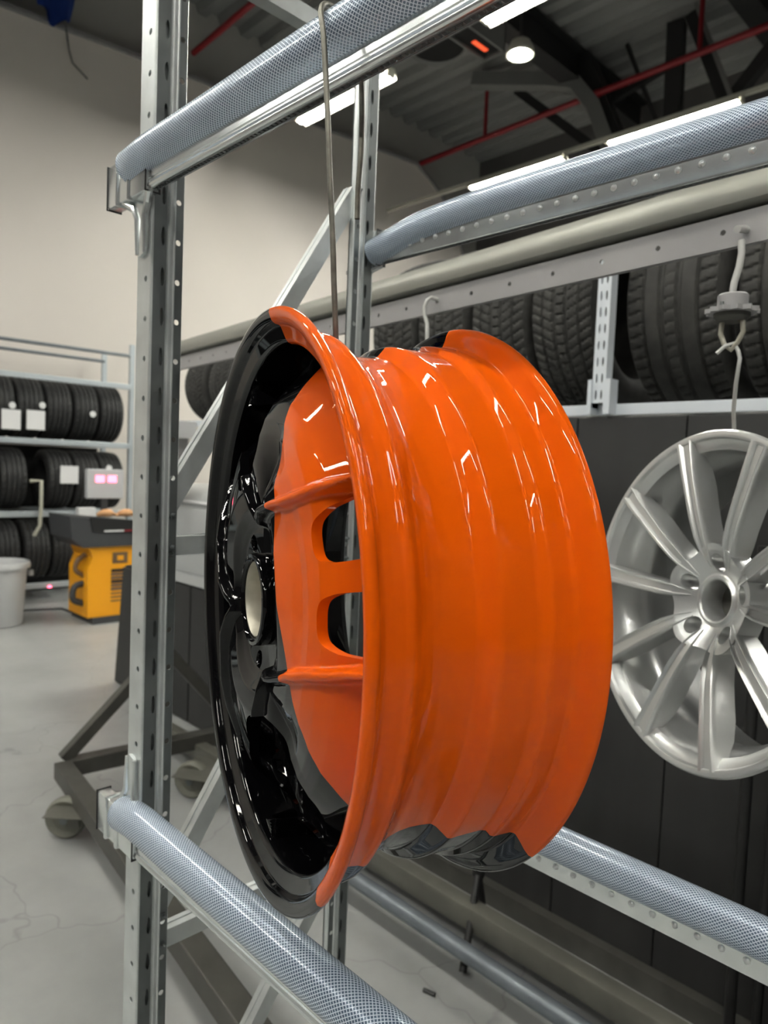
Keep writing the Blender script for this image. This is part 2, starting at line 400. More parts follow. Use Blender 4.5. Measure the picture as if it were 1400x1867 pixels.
m = MB(); m.tube([(-8.46,3.05,6.25),(-8.46,3.09,6.0),(-8.46,3.13,5.88),(-8.46,3.30,5.77)], .008, 6)
tag(part('loose_cable', m, 'black_edge', None, 60), 'thin dark cable hanging down the cream wall below the blue cloths', 'cable')

# ================================================================== FRONT RACK
PX0, PX1 = -.961, -.917
rack = thing('wheel_rack', 'galvanised steel two-post rack whose padded beams carry the orange and black wheel', 'rack', (0,0,0))
def post(yf, s):
    """slotted upright; yf = outer face, s=+1 when the rack is on its +y side"""
    m = MB(); Z0, Z1 = 0.004, 2.75; V = []; yy = lambda t: yf+s*t
    # outer face with round holes (narrow flange), stepped side with slots, rear flange with round holes
    plate(m, lambda u,v,t: (u,yy(.000)+s*t,v), -.947, -.920, Z0, Z1, .0535, -.932, .0042, hsx=1.0, mi=0)
    m.extr([(-.961,yy(.020)),(-.961,yy(.003)),(-.957,yy(0)),(-.947,yy(0))], 'z', Z0, Z1, closed=False)
    m.extr([(-.9595,yy(.020)),(-.9595,yy(.004)),(-.956,yy(.0015)),(-.947,yy(.0015))], 'z', Z0, Z1, closed=False)
    m.extr([(-.920,yy(0)),(-.9175,yy(.0008)),(-.917,yy(.003))], 'z', Z0, Z1, closed=False)
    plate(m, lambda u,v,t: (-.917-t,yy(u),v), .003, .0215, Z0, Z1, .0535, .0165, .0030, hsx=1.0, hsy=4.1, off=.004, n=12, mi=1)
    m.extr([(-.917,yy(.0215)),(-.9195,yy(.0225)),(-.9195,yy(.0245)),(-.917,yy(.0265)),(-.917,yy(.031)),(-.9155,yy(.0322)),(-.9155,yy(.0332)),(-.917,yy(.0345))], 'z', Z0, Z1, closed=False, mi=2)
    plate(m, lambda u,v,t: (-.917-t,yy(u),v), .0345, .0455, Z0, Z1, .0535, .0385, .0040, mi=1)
    m.extr([(-.917,yy(.0455)),(-.919,yy(.0470)),(-.926,yy(.0470))], 'z', Z0, Z1, closed=False)
    ya, yb_ = sorted((yy(.002), yy(.0235))); m.box((-.9235,ya,Z0),(-.9225,yb_,Z1), 1)
    m.box((-.963,min(yy(0),yy(.047))-.01,.0),(-.915,max(yy(0),yy(.047))+.01,.005))
    return part('post', m, ['zinc','zinc_dark','zinc'], rack, 30)  # same sheet throughout; side faces coloured darker for their shade
post(.445, 1); post(.847, -1)

def beam_profile(y, z, s):
    """rounded box beam: y = outer face, z = bottom, s = direction from outer face to inner face"""
    h = .054; d = .016; P = []
    def arc(cy, cz, r, a0, a1, n=6):
        for i in range(n+1):
            a = math.radians(a0+(a1-a0)*i/n); P.append((y+s*(cy+r*math.cos(a)), z+cz+r*math.sin(a)))
    arc(.0045,.0045,.0045,270,150)
    P += [(y+s*.0015,z+.0095),(y+s*.0030,z+.0105),(y+s*.0030,z+.0125),(y+s*.0018,z+.0135),(y+s*.0018,z+.040),(y+s*.0030,z+.041),(y+s*.0030,z+.043),(y+s*.0010,z+.0445)]
    arc(.0045,h-.0045,.0045,210,90)
    arc(d-.003,h-.003,.003,90,0,3); arc(d-.003,.003,.003,0,-90,3)
    P += [(y+s*.0115,z),(y+s*.0115,z+.0022),(y+s*.0062,z+.0022),(y+s*.0062,z)]
    return P
dm = MB(); dm.lathe([(0,.0030),(.0022,.0027),(.0038,.0012),(.0043,-.0002),(.0056,-.0008),(.0062,.0)], 14, 'y')
dimple_mesh = dm.mesh('dimple', ['dimple_zinc'], 50)
def beam(yo, z, s, label, dimples=False):
    xe = -1.022 if s > 0 else -.975
    """yo outer face; s=+1: beam body extends to +y"""
    m = MB(); m.extr(beam_profile(yo, z, s), 'x', xe+.002, 1.0)
    b = part('beam', m, 'zinc_bright', rack, 28, label=label)
    m = MB(); x = -.90       # pressed ladder strip in the channel of the underside
    while x < .35:
        y0, y1 = sorted((yo+s*.0065, yo+s*.0112))
        m.box((x,y0,z+.0004),(x+.0042,y1,z+.0024)); x += .0075
    part('underside_ribs', m, 'zinc_dark', b, stuff=True)
    # end clamp: a sleeve with two pressed ribs and a hooked tab
    dirz = -1 if z > 1.5 else 1; e = .0022
    c = MB()
    y0, y1 = sorted((yo-s*e, yo+s*(.016+e)))
    c.box((xe,y0,z-e),(-.905,y1,z+.054+e), 0, .003)
    for xx in ((-.990,-.955) if s > 0 else (-.950,)):
        c.box((xx-.004,y0-.0025,z-e-.0025),(xx+.004,y1+.0025,z+.054+e+.0025), 0, .002)
    cl = part('end_clamp', c, 'zinc_bright', b, 30)
    g = MB()
    for xx in (xe,-.9050):
        g.box((xx-.0008,y0-.0008,z-e-.0008),(xx+.0006,y0+.0010,z+.054+e+.0008)); g.box((xx-.0008,y1-.0010,z-e-.0008),(xx+.0006,y1+.0008,z+.054+e+.0008))
        g.box((xx-.0008,y0,z-e-.0008),(xx+.0006,y1,z-e+.0010)); g.box((xx-.0008,y0,z+.054+e-.0010),(xx+.0006,y1,z+.054+e+.0008))
    part('clamp_edge', g, 'black_edge', b)
    zt = z if dirz < 0 else z+.054; k = MB()
    yp = .4435 if s > 0 else .8485
    L1 = .075
    prof = [(-.985,zt),(-.917,zt),(-.919,zt+dirz*.010),(-.925,zt+dirz*.024),(-.928,zt+dirz*L1),(-.9440,zt+dirz*(L1+.004)),(-.9495,zt+dirz*(L1-.002)),(-.952,zt+dirz*.032),(-.962,zt+dirz*.018),(-.985,zt+dirz*.006)]
    k.extr(prof, 'y', yp-.0035, yp+.0012)
    for xs in ((-.9275),(-.9495)):
        k.tube([(xs+.022 if xs>-.94 else xs-.03,yo+s*.004,zt),(xs+.006 if xs>-.94 else xs-.012,yp-.003,zt+dirz*.010),(xs,yp-.004,zt+dirz*.028),(xs,yp-.003,zt+dirz*L1)], [.005,.005,.0042,.003], 8)
    part('hook_tab', k, 'zinc_bright', b, 35)
    if dimples:
        x = -.884
        ysurf = yo+s*.016
        while x < .02:
            d = ob('dimple', dimple_mesh, b, (x, ysurf, z+.0185)); d.scale = (1, s, 1)
            x += .0275
    return b
# lathe above points +t = +y; dimple bulges toward the inside of the rack
beam(.431, 1.851, 1, 'front upper galvanised beam')
beam(.431, .951, 1, 'front lower galvanised beam')
beam(.861, 1.849, -1, 'rear upper galvanised beam with a row of pressed dimples', True)
beam(.861, .947, -1, 'rear lower galvanised beam with a row of pressed dimples', True)

def brace(p, q, label=None):
    m = MB(); p = Vector(p); q = Vector(q); d = (q-p).normalized(); n = Vector((1,0,0)).cross(d).normalized()
    if n.z < 0: n = -n
    X = -.926
    # channel: web toward +x, two flanges, small rolled lips on the top flange
    def B(x0,x1,a,b):
        V = []
        for P_ in (p,q):
            for x,t in ((x0,a),(x1,a),(x1,b),(x0,b)): V.append(Vector((x,P_.y,P_.z))+n*t)
        m.add(V, [(0,3,2,1),(4,5,6,7),(0,1,5,4),(1,2,6,5),(2,3,7,6),(3,0,4,7)])
    B(X,X+.0015,-.0135,.0135); B(X-.022,X,.0120,.0135); B(X-.022,X,-.0135,-.0120)
    B(X-.014,X-.011,.0135,.0148)
    return part('brace', m, 'zinc', rack, label=label)
bolt_mb = MB(); bolt_mb.lathe([(0,.006),(.0028,.006),(.0032,.0015),(.0055,.0015),(.0058,.0),(.0060,-.002)], 6, 'x'); 
bolt_mb.lathe([(0,.0085),(.0016,.0085),(.0022,.006)], 10, 'x')
bolt_mesh = bolt_mb.mesh('bolt', ['zinc_dark'], 25)
def bolt(y, z): ob('bolt', bolt_mesh, rack, (-.9172,y,z))
for z in (1.379, .799, .30, 2.197): brace((0,.478,z),(0,.815,z))
for a,b in (((0,.476,1.424),(0,.812,1.962)), ((0,.476,.842),(0,.812,1.362)), ((0,.476,.33),(0,.812,.78))): brace(a,b)
for y, z in ((.484,1.379),(.484,1.424),(.484,.799),(.484,.842),(.808,1.379),(.808,.799),(.808,1.962),(.808,1.345),(.808,.765)): bolt(y,z)

# ---- braided hoses clipped on the beams
def hose(pts, r, label):
    n = 40; P = []
    # Catmull-Rom resample
    pts = [Vector(p) for p in pts]; Q = [pts[0]*2-pts[1]]+pts+[pts[-1]*2-pts[-2]]
    for i in range(1,len(Q)-2):
        for k in range(10):
            t = k/10; a,b,c,d = Q[i-1],Q[i],Q[i+1],Q[i+2]
            P.append(.5*((2*b)+(c-a)*t+(2*a-5*b+4*c-d)*t*t+(3*b-a-3*c+d)*t**3))
    P.append(pts[-1]); V = []; Fc = []; UV = []; L = 0; lens = []
    for i,p in enumerate(P):
        if i: L += (p-P[i-1]).length
        lens.append(L); t = (P[min(i+1,len(P)-1)]-P[max(i-1,0)]).normalized()
        b = t.cross(Vector((0,0,1))).normalized(); u = b.cross(t)
        for j in range(n):
            th = 2*PI*j/n; V.append(p+(u*math.cos(th)+b*math.sin(th))*r)
    K = len(P); V2 = []
    for i,p in enumerate(P):
        for j in range(n): V2.append(p+(V[i*n+j]-p)*.86)
    for i in range(K-1):
        for j in range(n): Fc.append((i*n+j,i*n+(j+1)%n,(i+1)*n+(j+1)%n,(i+1)*n+j)); UV.append([(lens[i],j/n),(lens[i],(j+1)/n),(lens[i+1],(j+1)/n),(lens[i+1],j/n)])
    o = K*n
    for i in (0,K-1):
        for j in range(n):
            j2 = (j+1)%n; Fc.append((i*n+j,i*n+j2,o+i*n+j2,o+i*n+j)); UV.append([(lens[i],j/n),(lens[i],(j+1)/n),(lens[i]+.001,(j+1)/n),(lens[i]+.001,j/n)])
    me = bpy.data.meshes.new('hose'); me.from_pydata(V+V2, [], Fc); uvl = me.uv_layers.new(name='uv')
    flat = [c for f in UV for uvp in f for c in uvp]; uvl.data.foreach_set('uv', flat)
    me.materials.append(MATS['hose']); me.shade_smooth(); me.update()
    return tag(ob('braided_hose', me), label, 'hose')
hose([(-.962,.437,1.893),(-.90,.437,1.897),(-.80,.438,1.898),(-.5,.438,1.898),(-.2,.438,1.898),(1.0,.438,1.898)], .0235, 'clear blue braided hose on the front upper beam, under the hanging wire')
hose([(-.948,.436,.998),(-.90,.436,1.003),(-.80,.437,1.001),(-.5,.437,.998),(-.2,.437,.997),(1.0,.437,.997)], .0235, 'clear blue braided hose on the front lower beam, running to the bottom edge')
hose([(-.914,.846,1.868),(-.88,.846,1.875),(-.82,.848,1.889),(-.74,.850,1.896),(-.6,.851,1.899),(-.3,.851,1.899),(1.0,.851,1.899)], .0225, 'clear blue braided hose on the rear upper beam, beneath the lit tube lamps')
hose([(-.914,.849,.995),(-.8,.850,.996),(-.5,.850,.996),(-.2,.850,.996),(1.0,.850,.996)], .0235, 'clear blue braided hose on the rear lower beam, right of the orange wheel')

def spline(pts, k=8):
    pts = [Vector(p) for p in pts]; Q = [pts[0]*2-pts[1]]+pts+[pts[-1]*2-pts[-2]]; P = []
    for i in range(1,len(Q)-2):
        for j in range(k):
            t = j/k; a,b,c,d = Q[i-1],Q[i],Q[i+1],Q[i+2]
            P.append(.5*((2*b)+(c-a)*t+(2*a-5*b+4*c-d)*t*t+(3*b-a-3*c+d)*t**3))
    return P+[pts[-1]]
# ---- the hanging wire
m = MB()
m.tube(spline([(-.5345,.470,1.742),(-.5348,.470,1.77),(-.5330,.4705,1.81),(-.5340,.4700,1.855),(-.5355,.4665,1.89),(-.5375,.4560,1.9190),(-.5390,.4400,1.9255),(-.5370,.4240,1.9230),(-.5290,.4125,1.9080),(-.5205,.4095,1.8840),(-.5155,.4095,1.850),(-.5115,.4105,1.81),(-.5075,.4120,1.76),(-.5045,.4150,1.71),(-.5035,.4175,1.67),(-.5020,.4200,1.63),(-.5035,.4240,1.602)]), .0026, 10)
tag(part('hanging_wire', m, 'steel_wire', None, 70), 'thick dull steel wire hooked over the front upper beam, holding the orange wheel', 'wire')

# ================================================================== ORANGE AND BLACK WHEEL
wheel = thing('alloy_wheel', 'freshly painted half orange half gloss black alloy wheel hanging inside the rack', 'wheel', (-.54402,.37377,1.37568))
wheel.rotation_euler = (math.radians(.41),0,math.radians(-19.85))
SPN = Vector((.936,0,.351))
def split_paint(me, off):
    bm = bmesh.new(); bm.from_mesh(me)
    g = bm.verts[:]+bm.edges[:]+bm.faces[:]
    bmesh.ops.bisect_plane(bm, geom=g, plane_co=SPN*off, plane_no=SPN, dist=1e-6)
    for f in bm.faces: f.material_index = 0 if f.calc_center_median().dot(SPN) > off else 1
    bm.to_mesh(me); bm.free()
outer = [(.2535,-.0005),(.2575,-.0015),(.2605,-.0005),(.2618,.002),(.2615,.0055),(.2585,.0085),(.254,.0100),(.2485,.0120),(.2445,.0150),(.2425,.019),(.2422,.026),(.2428,.033),(.2440,.0365),(.2436,.0395),(.2405,.043),(.2355,.048),(.2318,.0535),(.2292,.060),(.2272,.068),(.2262,.077),(.2262,.086),(.2266,.0950),(.2290,.0990),(.2345,.1045),(.2376,.1075),(.2384,.1105),(.2378,.1170),(.2370,.138),(.2380,.1425),(.2416,.1455),(.2428,.149),(.2424,.158),(.2424,.165),(.2440,.1690),(.2500,.1725),(.2562,.1755),(.2602,.1785),(.2618,.1815),(.2610,.1845),(.2575,.1855),(.2530,.1835)]
inner = [(.2480,.1795),(.2400,.176),(.2350,.172),(.2340,.150),(.2310,.142),(.2300,.110),(.2265,.104),(.2200,.095),(.2195,.070),(.2240,.058),(.2285,.048),(.2300,.040),(.2310,.028),(.2316,.0170),(.2328,.0140),(.2350,.0122),(.2462,.0082),(.2470,.0070),(.2476,.0040),(.2490,.0018),(.2508,.0004)]
def crisp(P, d=.0011):
    Q = []
    n = len(P)
    for i in range(n):
        a, b, c = (Vector((*P[i-1],0)), Vector((*P[i],0)), Vector((*P[(i+1)%n],0)))
        l0, l1 = (b-a).length, (c-b).length
        if l0 < .006 and l1 < .006: Q.append(tuple(b[:2])); continue
        k0, k1 = min(d, l0*.35), min(d, l1*.35)
        p, q = b+(a-b).normalized()*k0, b+(c-b).normalized()*k1
        Q.append(tuple(p[:2])); Q.append(tuple(((p+q)*.25+b*.5)[:2])); Q.append(tuple(q[:2]))
    return Q
m = MB(); m.lathe(crisp(outer+inner), 288, 'y', closed=True)
me = m.mesh('barrel', ['orange','black_gloss'], None); split_paint(me, .110)
me.shade_smooth(); me.set_sharp_from_angle(angle=math.radians(50))
ob('barrel', me, wheel)['label'] = 'barrel with both flanges, orange on the near side and gloss black on the far side'

def interp(x, xs, ys): return np.interp(x, xs, ys)
def smooth01(x): x = np.clip(x,0,1); return x*x*(3-2*x)
def spoke_face():
    NR, NT = 130, 900
    R = np.linspace(.0405, .2262, NR); T = np.linspace(0, 2*PI, NT, endpoint=False)
    r, th = np.meshgrid(R, T, indexing='ij')
    ph = (np.degrees(th)-15+60) % 120 - 60; ap = np.abs(ph)
    pr = interp(r, [.04,.066,.072,.080,.10,.115,.135,.16,.2,.235], [60,60,60,55,44,37,29.5,24.5,19.5,16.5])
    # base dome
    base = interp(r, [.04,.060,.066,.074,.082,.10,.125,.15,.165,.18,.197,.215,.235], [.006,.006,.006,.002,-.003,-.006,-.005,-.002,.003,.012,.028,.048,.062])
    # spoke field bulges a little along its middle, pocket is recessed
    ins = smooth01((pr-ap)*r*PI/180/.006+.5)
    pocket_d = interp(r, [.04,.07,.09,.13,.17,.21,.235], [.0,.004,.016,.014,.004,.0,.0])
    # deep only away from the near wall of the pocket
    tt = base + (1-ins)*pocket_d*smooth01((ap-pr-8)/30)
    spo = interp(r, [.04,.07,.10,.14,.18,.235],[0,-.004,-.0045,.002,.0,.0])
    tt = tt + ins*(spo*np.cos(np.clip(ph/40,-1,1)*PI/2))
    rid = interp(r, [.04,.066,.074,.085,.10,.14,.17,.2,.235], [.006,.004,-.008,-.013,-.016,-.012,-.004,.008,.020])
    d = (ap-pr)*r*PI/180
    d = np.where(r < .078, np.maximum(np.abs(d), (.078-r)*1.2), np.abs(d))
    k = np.exp(-(d/.0052)**4)
    tt = np.minimum(tt, tt*(1-k)+rid*k)
    # lug bores
    for q in range(5):
        a = math.radians(51+72*q); dd = np.hypot(r*np.cos(th)-.057*math.cos(a), r*np.sin(th)-.057*math.sin(a))
        tt = tt + .014*(1-smooth01((dd-.0062)/.0018))
    def win(pc, hw, rc, hr): return ((np.abs(ap-pc)/hw)**3.2 + (np.abs(r-rc)/hr)**3.2)**(1/3.2) - 1
    h = win(10.3, 6.9, .194, .034)
    h = np.minimum(h, win(34, 10, .2105, .0125))
    deg = np.degrees(th)
    for tc_, hw_, rc_, hr_ in ((107, 15, .155, .050), (288, 23, .155, .052), (195, 26, .155, .052)):
        h = np.minimum(h, ((np.abs(deg-tc_)/hw_)**3 + (np.abs(r-rc_)/hr_)**3)**(1/3) - 1)
    h = h + .0
    # thickness
    tb = tt + interp(r, [.04,.08,.15,.205,.226], [.028,.020,.009,.006,.004])
    front = np.stack([r*np.cos(th), tt, r*np.sin(th)], -1); back = np.stack([r*np.cos(th), tb, r*np.sin(th)], -1)
    V = []; idx = {}; Fc = []
    def vid(side, i, j):
        key = (side,i,j)
        if key not in idx: idx[key] = len(V); V.append(tuple((front if side==0 else back)[i,j]))
        return idx[key]
    def eid(side, a, b):
        if a > b: a, b = b, a
        key = (side,a,b)
        if key not in idx:
            h0, h1 = h[a], h[b]; t = h0/(h0-h1); arr = front if side==0 else back
            idx[key] = len(V); V.append(tuple(arr[a]*(1-t)+arr[b]*t))
        return idx[key]
    for i in range(NR-1):
        for j in range(NT):
            j2 = (j+1)%NT; c = [(i,j),(i+1,j),(i+1,j2),(i,j2)]; s = [h[q] > 0 for q in c]
            if not any(s): continue
            if all(s):
                Fc.append([vid(0,*q) for q in c]); Fc.append([vid(1,*q) for q in reversed(c)]); continue
            pf = []; cut = []
            for k in range(4):
                a, b = c[k], c[(k+1)%4]
                if s[k]: pf.append(('v',a))
                if s[k] != s[(k+1)%4]: pf.append(('e',a,b)); cut.append((a,b))
            def gid(side, e): return vid(side,*e[1]) if e[0]=='v' else eid(side,e[1],e[2])
            if len(pf) >= 3:
                Fc.append([gid(0,e) for e in pf]); Fc.append([gid(1,e) for e in reversed(pf)])
            if len(cut) == 2:
                Fc.append([eid(0,*cut[0]), eid(0,*cut[1]), eid(1,*cut[1]), eid(1,*cut[0])])
    for j in range(NT):   # inner and outer rims
        j2 = (j+1)%NT
        for i in (0, NR-1):
            if h[i,j] > 0 and h[i,j2] > 0: Fc.append([vid(0,i,j),vid(0,i,j2),vid(1,i,j2),vid(1,i,j)])
    mb = MB(); mb.add(V, Fc); return mb
me = spoke_face().mesh('spoke_face', ['orange','black_gloss'], None); split_paint(me, .098)
me.shade_smooth(); me.set_sharp_from_angle(angle=math.radians(48))
ob('spoke_face', me, wheel)['label'] = 'domed face with three ribbed spokes and windows, orange near side, black far side'
m = MB(); m.lathe([(.0405,.010),(.0425,.004),(.0425,-.004),(.0415,-.0058),(.0385,-.0062),(.0378,-.0045),(.0372,-.0035),(.0355,-.0035),(.0352,.0),(.0352,.030),(.0405,.030)], 96, 'y', closed=True)
part('hub_ring', m, 'black_gloss', wheel, 40)
m = MB(); m.lathe([(.0351,-.002),(.0335,-.003),(.0322,.000),(.0318,.012),(.0302,.014),(.0302,.034),(.0351,.034)], 96, 'y', closed=True)
part('bore_sleeve', m, 'bare_bore', wheel, 30, label='bare metal centre bore sleeve')

# ================================================================== SILVER WHEEL
sw = thing('alloy_wheel', 'silver ten-spoke alloy wheel hanging at the right in front of the dark panels', 'wheel', (-.4407,1.1065,1.3211))
az, el = 1.090, -.0925
sw.rotation_euler = (el, 0, az-PI/2)
m = MB(); m.lathe([(.2475,.006),(.2500,.0005),(.2540,-.0010),(.2590,.0000),(.2618,.004),(.2605,.009),(.254,.012),(.246,.016),(.2440,.035),(.236,.050),(.226,.060),(.224,.090),(.232,.105),(.238,.150),(.240,.180),(.255,.186),(.259,.196),(.252,.200),(.236,.194),(.231,.150),(.224,.105),(.216,.092),(.216,.062),(.226,.045),(.232,.030),(.2325,.016),(.2385,.010)], 144, 'y', closed=True)
part('rim', m, 'silver_paint', sw, 40)
def silver_spoke():
    m = MB(); V = []; Fc = []
    RS = [.052,.060,.070,.080,.090,.10,.125,.15,.18,.21,.235,.2525]
    for r in RS:
        t = float(interp(r, [.036,.05,.065,.08,.1,.13,.17,.21,.2525], [.050,.040,.030,.0225,.0160,.0095,.005,.001,-.0015]))
        w = float(interp(r, [.052,.060,.075,.10,.2,.2525], [.0035,.0050,.0090,.0122,.0138,.0170])); d = float(interp(r, [.036,.1,.2,.23,.2525], [.030,.040,.045,.030,.012]))
        for a,b in ((-1.0,d),(-1.02,.010),(-.98,.002),(-.86,-.001),(-.70,.0004),(-.52,.0045),(.30,.0045),(.42,.0006),(.52,-.0012),(.80,-.0012),(.97,.002),(1.02,.010),(1.0,d)):
            V.append((r, t+b, w*a))
    n = 13
    for i in range(len(RS)-1):
        for j in range(n): Fc.append((i*n+j,i*n+(j+1)%n,(i+1)*n+(j+1)%n,(i+1)*n+j))
    Fc.append(tuple(range(n))); Fc.append(tuple((len(RS)-1)*n+j for j in range(n)))
    m.add(V, Fc); return m.mesh('spoke', ['silver_paint'], 42)
sm = silver_spoke()
for k in range(10):
    o = ob('spoke', sm, sw); o.rotation_euler = (0, -math.radians(71+36*k), 0)
def silver_hub():
    # face disc with five lug bores, as height field with real holes
    NR, NT = 56, 240; R = np.linspace(.0315,.092,NR); T = np.linspace(0,2*PI,NT,endpoint=False); r, th = np.meshgrid(R,T,indexing='ij')
    scal = .010*np.cos(np.radians(10*(np.degrees(th)-71)))
    h = np.ones_like(r)
    for q in range(5):
        a = math.radians(89+72*q); dd = np.hypot(r*np.cos(th)-.0585*math.cos(a), r*np.sin(th)-.0585*math.sin(a)); h = np.minimum(h, dd-.0138)
    h = np.minimum(h, .082+.006*np.cos(np.radians(5*(np.degrees(th)-89)))-r)
    tt = interp(r, [.03,.033,.036,.0385,.042,.06,.078,.092],[.046,.039,.038,.042,.044,.0345,.0245,.019])
    m = MB(); V = []; Fc = []; idx = {}
    def vid(s,i,j):
        if (s,i,j) not in idx: idx[(s,i,j)] = len(V); V.append((r[i,j]*math.cos(th[i,j]), tt[i,j]+(.04 if s else 0), r[i,j]*math.sin(th[i,j])))
        return idx[(s,i,j)]
    def eid(s,a,b):
        if a > b: a,b = b,a
        if (s,a,b) not in idx:
            t = h[a]/(h[a]-h[b]); rr = r[a]*(1-t)+r[b]*t; ta, tb_ = th[a], th[b]
            if abs(ta-tb_) > 3: ta, tb_ = (ta+2*PI if ta < 1 else ta), (tb_+2*PI if tb_ < 1 else tb_)
            q = ta*(1-t)+tb_*t; z = tt[a]*(1-t)+tt[b]*t
            idx[(s,a,b)] = len(V); V.append((rr*math.cos(q), z+(.04 if s else 0), rr*math.sin(q)))
        return idx[(s,a,b)]
    for i in range(NR-1):
        for j in range(NT):
            j2 = (j+1)%NT; c = [(i,j),(i+1,j),(i+1,j2),(i,j2)]; s = [h[q] > 0 for q in c]
            if not any(s): continue
            pf = []; cut = []
            for k in range(4):
                a,b = c[k], c[(k+1)%4]
                if s[k]: pf.append(('v',a))
                if s[k] != s[(k+1)%4]: pf.append(('e',a,b)); cut.append((a,b))
            g = lambda sd,e: vid(sd,*e[1]) if e[0]=='v' else eid(sd,e[1],e[2])
            if len(pf) >= 3: Fc.append([g(0,e) for e in pf]); Fc.append([g(1,e) for e in pf][::-1])
            if len(cut) == 2: Fc.append([eid(0,*cut[0]),eid(0,*cut[1]),eid(1,*cut[1]),eid(1,*cut[0])])
    for j in range(NT): Fc.append([vid(0,0,j),vid(0,0,(j+1)%NT),vid(1,0,(j+1)%NT),vid(1,0,j)])
    m.add(V, Fc); return m
part('hub', silver_hub(), 'silver_paint', sw, 40)
m = MB(); m.lathe([(0,.082),(.034,.082),(.034,.084),(0,.084)], 40, 'y'); part('hub_backing', m, 'stand_steel', sw)

# ================================================================== WHEEL STAND (second rack, behind)
st = thing('hanging_stand', 'large dull grey wheeled stand with punched rail behind the rack, holding the silver wheel', 'stand', (-.42,1.165,0), -math.radians(6.6))
# local -x runs along the rail away from the camera
m = MB()
m.extr([(-.012,1.930),(-.016,1.945),(-.010,1.965),(.000,1.980),(.018,1.986),(.05,1.986),(.055,1.980),(.055,1.925),(.0,1.925)], 'x', -2.70, 1.0)
part('top_beam', m, 'alu_beam', st, 35)
m = MB(); m.box((-2.70,.03,1.915),(1.0,.05,1.927)); part('gap_shade', m, 'black_edge', st)  # black strip set in as the shade of the gap above the rail
m = MB()
plate(m, lambda u,v,t: (v,t*1.0,u), 1.869, 1.915, -2.69, 1.0, .112, 1.892, .0045, off=.018, th=.003)
plate(m, lambda u,v,t: (v,.004+t,u), 1.869, 1.915, -2.69, 1.0, .112, 1.892, .0045, off=.018, th=.0)
m.box((-2.69,0,1.9149),(1.0,.03,1.918)); m.box((-2.69,.0,1.8665),(1.0,.012,1.869))
part('punched_rail', m, 'rail_grey', st)
m = MB(); m.bar((-2.62,.10,.2),(-2.62,.10,1.93),.06,.06,upv=(1,0,0)); part('upright', m, 'stand_steel', st)
m = MB(); m.bar((.75,.10,.2),(.75,.10,1.93),.06,.06,upv=(1,0,0)); part('upright', m, 'stand_steel', st)
def fr(n,p,q,w=.07,h=.07): 
    m = MB(); m.bar(p,q,w,h,bev=.004); part(n, m, 'stand_steel', st)
fr('base_beam', (-2.60,-.34,.17),(1.0,-.34,.17))
fr('cross_beam', (-2.61,-.31,.17),(-2.61,.48,.17))
fr('brace', (-2.63,-.33,.20),(-2.63,.09,.62),.05,.05)
fr('brace', (-2.61,.47,.20),(-2.61,.11,.62),.05,.05)
fr('base_beam', (-2.60,.48,.17),(-1.9,.48,.17))
def caster(x, y, rz):
    m = MB(); m.box((-.06,-.05,.130),(.06,.05,.136)); m.box((-.08,-.12,.1345),(.20,.12,.1375)); m.box((-.03,-.03,.05),(.02,-.026,.13)); m.box((-.03,.026,.05),(.02,.03,.13))
    pl_ = part('caster_plate', m, 'olive_beam', st, None, (x,y,0)); pl_.rotation_euler = (0,0,rz)
    m = MB(); m.lathe([(0,-.02),(.035,-.02),(.05,-.014),(.072,-.024),(.080,-.016),(.082,0),(.080,.016),(.072,.024),(.05,.014),(.035,.02),(0,.02)], 32, 'y')
    w_ = part('caster_wheel', m, 'caster_rubber', pl_, 40, (-.04,0,.0825))
    m = MB(); m.lathe([(0,-.034),(.016,-.034),(.018,-.021),(.018,.021),(.016,.034),(0,.034)], 16, 'y'); part('caster_axle', m, 'zinc_dark', pl_, 30, (-.04,0,.0825))
caster(-2.315,-.354,.9); caster(-2.37,.184,.7); caster(.8,-.34,.4)

# ---- hooks on the punched rail
t = thing('rail_hook', 'grey steel hook with round scalloped swivel hanging from the punched rail at right', 'hook', (-.4235,1.160,1.88))
m = MB(); m.tube([(0,-.03,.0),(0,.0,.008),(0,.012,.008)], .0055, 12); part('bolt_pin', m, 'grey_wire', t, 50)
m = MB(); m.tube([(0,-.012,-.012),(.002,-.012,-.03),(.0,-.012,-.05),(-.006,-.012,-.075),(-.008,-.012,-.095)], .0052, 12); part('hook_stem', m, 'grey_wire', t, 50)
m = MB(); m.lathe([(0,.0),(.020,.0),(.022,-.002),(.022,-.022),(0,-.022)], 32, 'z'); part('swivel_cap', m, 'rail_grey', t, 40, (-.006,-.012,-.092))
m = MB(); V = []; Fc = []
for k in range(72):
    a = 2*PI*k/72; rr = .036+.003*math.cos(12*a); V += [(rr*math.cos(a),rr*math.sin(a),0),(rr*math.cos(a),rr*math.sin(a),-.007)]
for k in range(72): Fc.append((2*k,2*k+1,(2*k+3)%144,(2*k+2)%144))
Fc += [tuple(range(0,144,2)), tuple(range(143,0,-2))]; m.add(V,Fc); part('scalloped_disc', m, 'rail_grey', t, 40, (-.006,-.012,-.114))
for a in (2.6, .5, 4.4):
    m = MB(); m.lathe([(0,.010),(.003,.010),(.003,-.002),(0,-.002)], 8, 'z'); part('screw', m, 'zinc_dark', t, 30, (-.006+.024*math.cos(a),-.012+.024*math.sin(a),-.116))
m = MB(); m.lathe([(0,0),(.026,0),(.026,-.006),(.020,-.012),(0,-.012)], 32, 'z'); part('swivel_base', m, 'stand_steel', t, 40, (-.006,-.012,-.121))
m = MB(); m.tube([(-.020,-.012,-.131),(-.021,-.012,-.150),(-.014,-.012,-.168),(-.004,-.012,-.176),(.005,-.012,-.165),(.012,-.012,-.150),(.010,-.012,-.131)], .0038, 10); part('shackle', m, 'bare_bore', t, 50)
